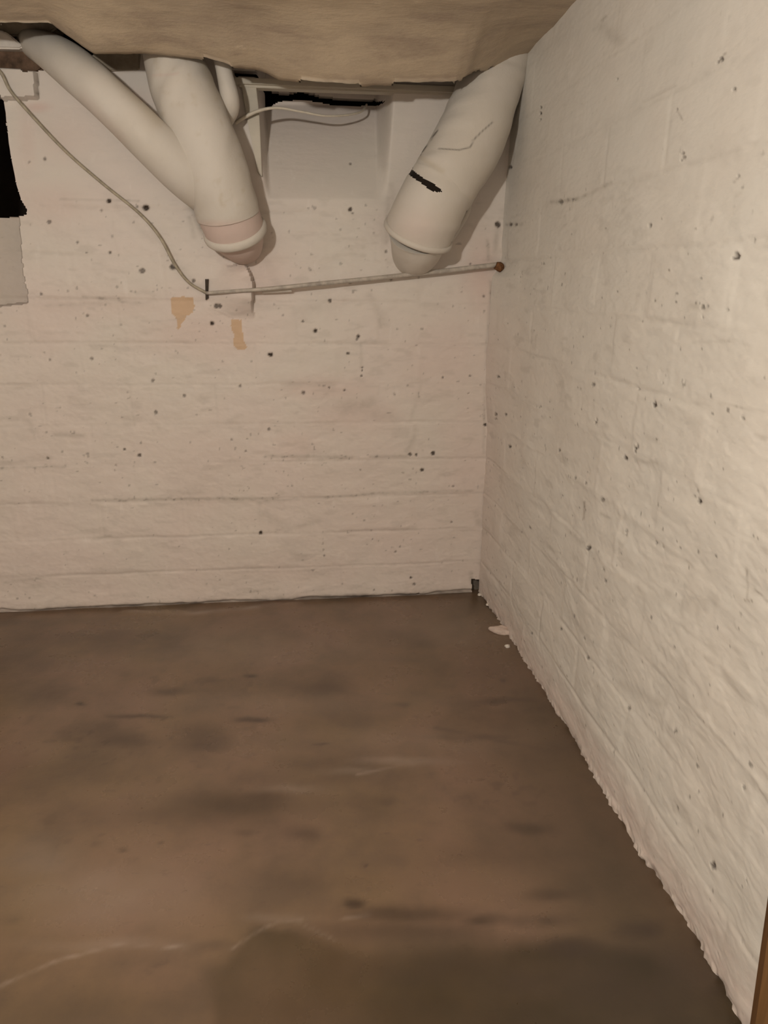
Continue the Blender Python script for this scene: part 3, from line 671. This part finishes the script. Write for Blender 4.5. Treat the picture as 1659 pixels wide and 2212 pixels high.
tube('strap', [pt(1018, 428, .13, 4), pt(1008, 460, .07, 7), pt(990, 492, .035, 7), pt(966, 532, .015, 5)], M_pipe, duct2, 30, 12)

# ------------------------------------------------------------------ cables, rod and small fixings
hang = empty('hanging_cable', (0, 0, 0), 'thin dull grey cable sagging from the top left corner to the wall rod', 'cable')
tube('cable', [pt(-20, 135, .05, 3.6), pt(4, 160, .045, 3.6), pt(22, 195, .04, 3.5), pt(60, 240, .035, 3.5), pt(140, 325, .03, 3.4), pt(220, 395, .03, 3.3), pt(300, 460, .03, 3.3), pt(345, 512, .03, 3.3), pt(378, 572, .025, 3.2), pt(408, 610, .02, 3.2), pt(446, 633, .012, 3.2)], M_cable, hang, 140, 10)
rod = empty('wall_rod', (0, 0, 0), 'long thin painted rod fixed across the back wall below both ducts', 'rod')
tube('bar', [pt(446, 633, .022, 3.6), pt(550, 626, .068, 4.2), pt(640, 618, .068, 4.5), pt(840, 598, .06, 5), pt(960, 585, .05, 5), pt(1082, 571, .050, 5.5)], M_rod, rod, 90, 12, lump=.06)
tube('white_sleeve', [pt(566, 629, .03, 5), pt(630, 626, .03, 5)], M_white, rod, 12, 10)
tube('rusty_end', [pt(1070, 573, .055, 8), pt(1078, 577, .055, 11), pt(1084, 583, .055, 8)], M_rust, rod, 12, 14, lump=.25)
prism('staple', [at(443, 603, .012), at(450, 603, .012), at(449, 626, .012), at(450, 644, .012), at(444, 648, .012)], (0, .02, 0), M_iron, rod, 0)
nc = empty('niche_cable', (0, 0, 0), 'short white cable bowed across the top of the niche', 'cable')
tube('cable', [pt(508, 266, .03, 4), pt(530, 252, .04, 4), pt(563, 238, .045, 3.4), pt(600, 233, .045, 2.8), pt(650, 241, .04, 2.4), pt(700, 250, .02, 2.2), pt(745, 249, -.03, 2.2), pt(780, 241, -.10, 2.2), pt(792, 226, -.19, 2.2)], M_wcable, nc, 80, 10)
# blob of plaster on the floor
def blob(name, c, rx, ry, rz, mat, seed, rot=0):
    bm = bmesh.new(); bmesh.ops.create_icosphere(bm, subdivisions=4, radius=1)
    for v in bm.verts:
        p = np.array(v.co); k = 1+.22*float(vn(np.array(p[0]*1.7+seed), np.array(p[1]*1.7+p[2]), seed))
        x, y = p[0]*rx*k, p[1]*ry*k; v.co = (c[0]+x*math.cos(rot)-y*math.sin(rot), c[1]+x*math.sin(rot)+y*math.cos(rot), c[2]+max(p[2], -.2)*rz*k)
    for f in bm.faces: f.smooth = True
    me = bpy.data.meshes.new(name); bm.to_mesh(me); bm.free(); return link(name, me, mat)
c = atf(1080, 1366); tag(blob('plaster_lump', (c[0]+.005, c[1], .006), .052, .030, .024, M_lump, 3, -.6), 'pinkish plaster lump on the floor at the foot of the right wall', 'plaster')
for k, (px, py, s, lb) in enumerate([(1038, 1286, .012, 'white plaster crumb on the floor under the small black hole in the corner'), (1056, 1308, .010, 'white plaster crumb on the floor between the corner hole and the pinkish lump'), (1098, 1398, .012, 'white plaster crumb on the floor just in front of the pinkish lump')]):
    c = atf(px, py); b = blob('plaster_crumb', (c[0]-.004, c[1], .003), s, s*.8, s*.8, M_white, 5+k)
    tag(b, lb, 'plaster', group='plaster crumbs along the right wall')

# ------------------------------------------------------------------ wooden post at the lower right edge
pst = empty('trim_2', (0, 0, 0), 'brown varnished wooden door post at the lower right edge', None, 'structure')
for nm, y0, y1, x0, mt in (('edge_board', -2.295, -2.318, -.045, M_post2), ('casing_board', -2.318, -2.44, -.052, M_post)):
    LN = .10                                                  # the post leans a little
    prism(nm, [(x0, y0, 0), (x0, y1, 0), (x0, y1+LN*2.0, 2.0), (x0, y0+LN*2.0, 2.0)], (.040-.045-x0, 0, 0), mt, pst, .004)

# ------------------------------------------------------------------ the bulb that lights the cellar (out of frame)
lamp = empty('ceiling_lamp', (LAMP[0], LAMP[1], 2.38), 'bare warm bulb on a short cord under the ceiling', 'lamp')
def simple_tube(name, z0, z1, r0, r1, mat):
    o = tube(name, [(0, 0, z0-2.38, r0), (0, 0, z1-2.38, r1)], mat, lamp, 4, 16); return o
simple_tube('cord', 2.40, 2.14, .004, .004, M_iron)
simple_tube('socket', 2.14, 2.08, .02, .022, M_iron)
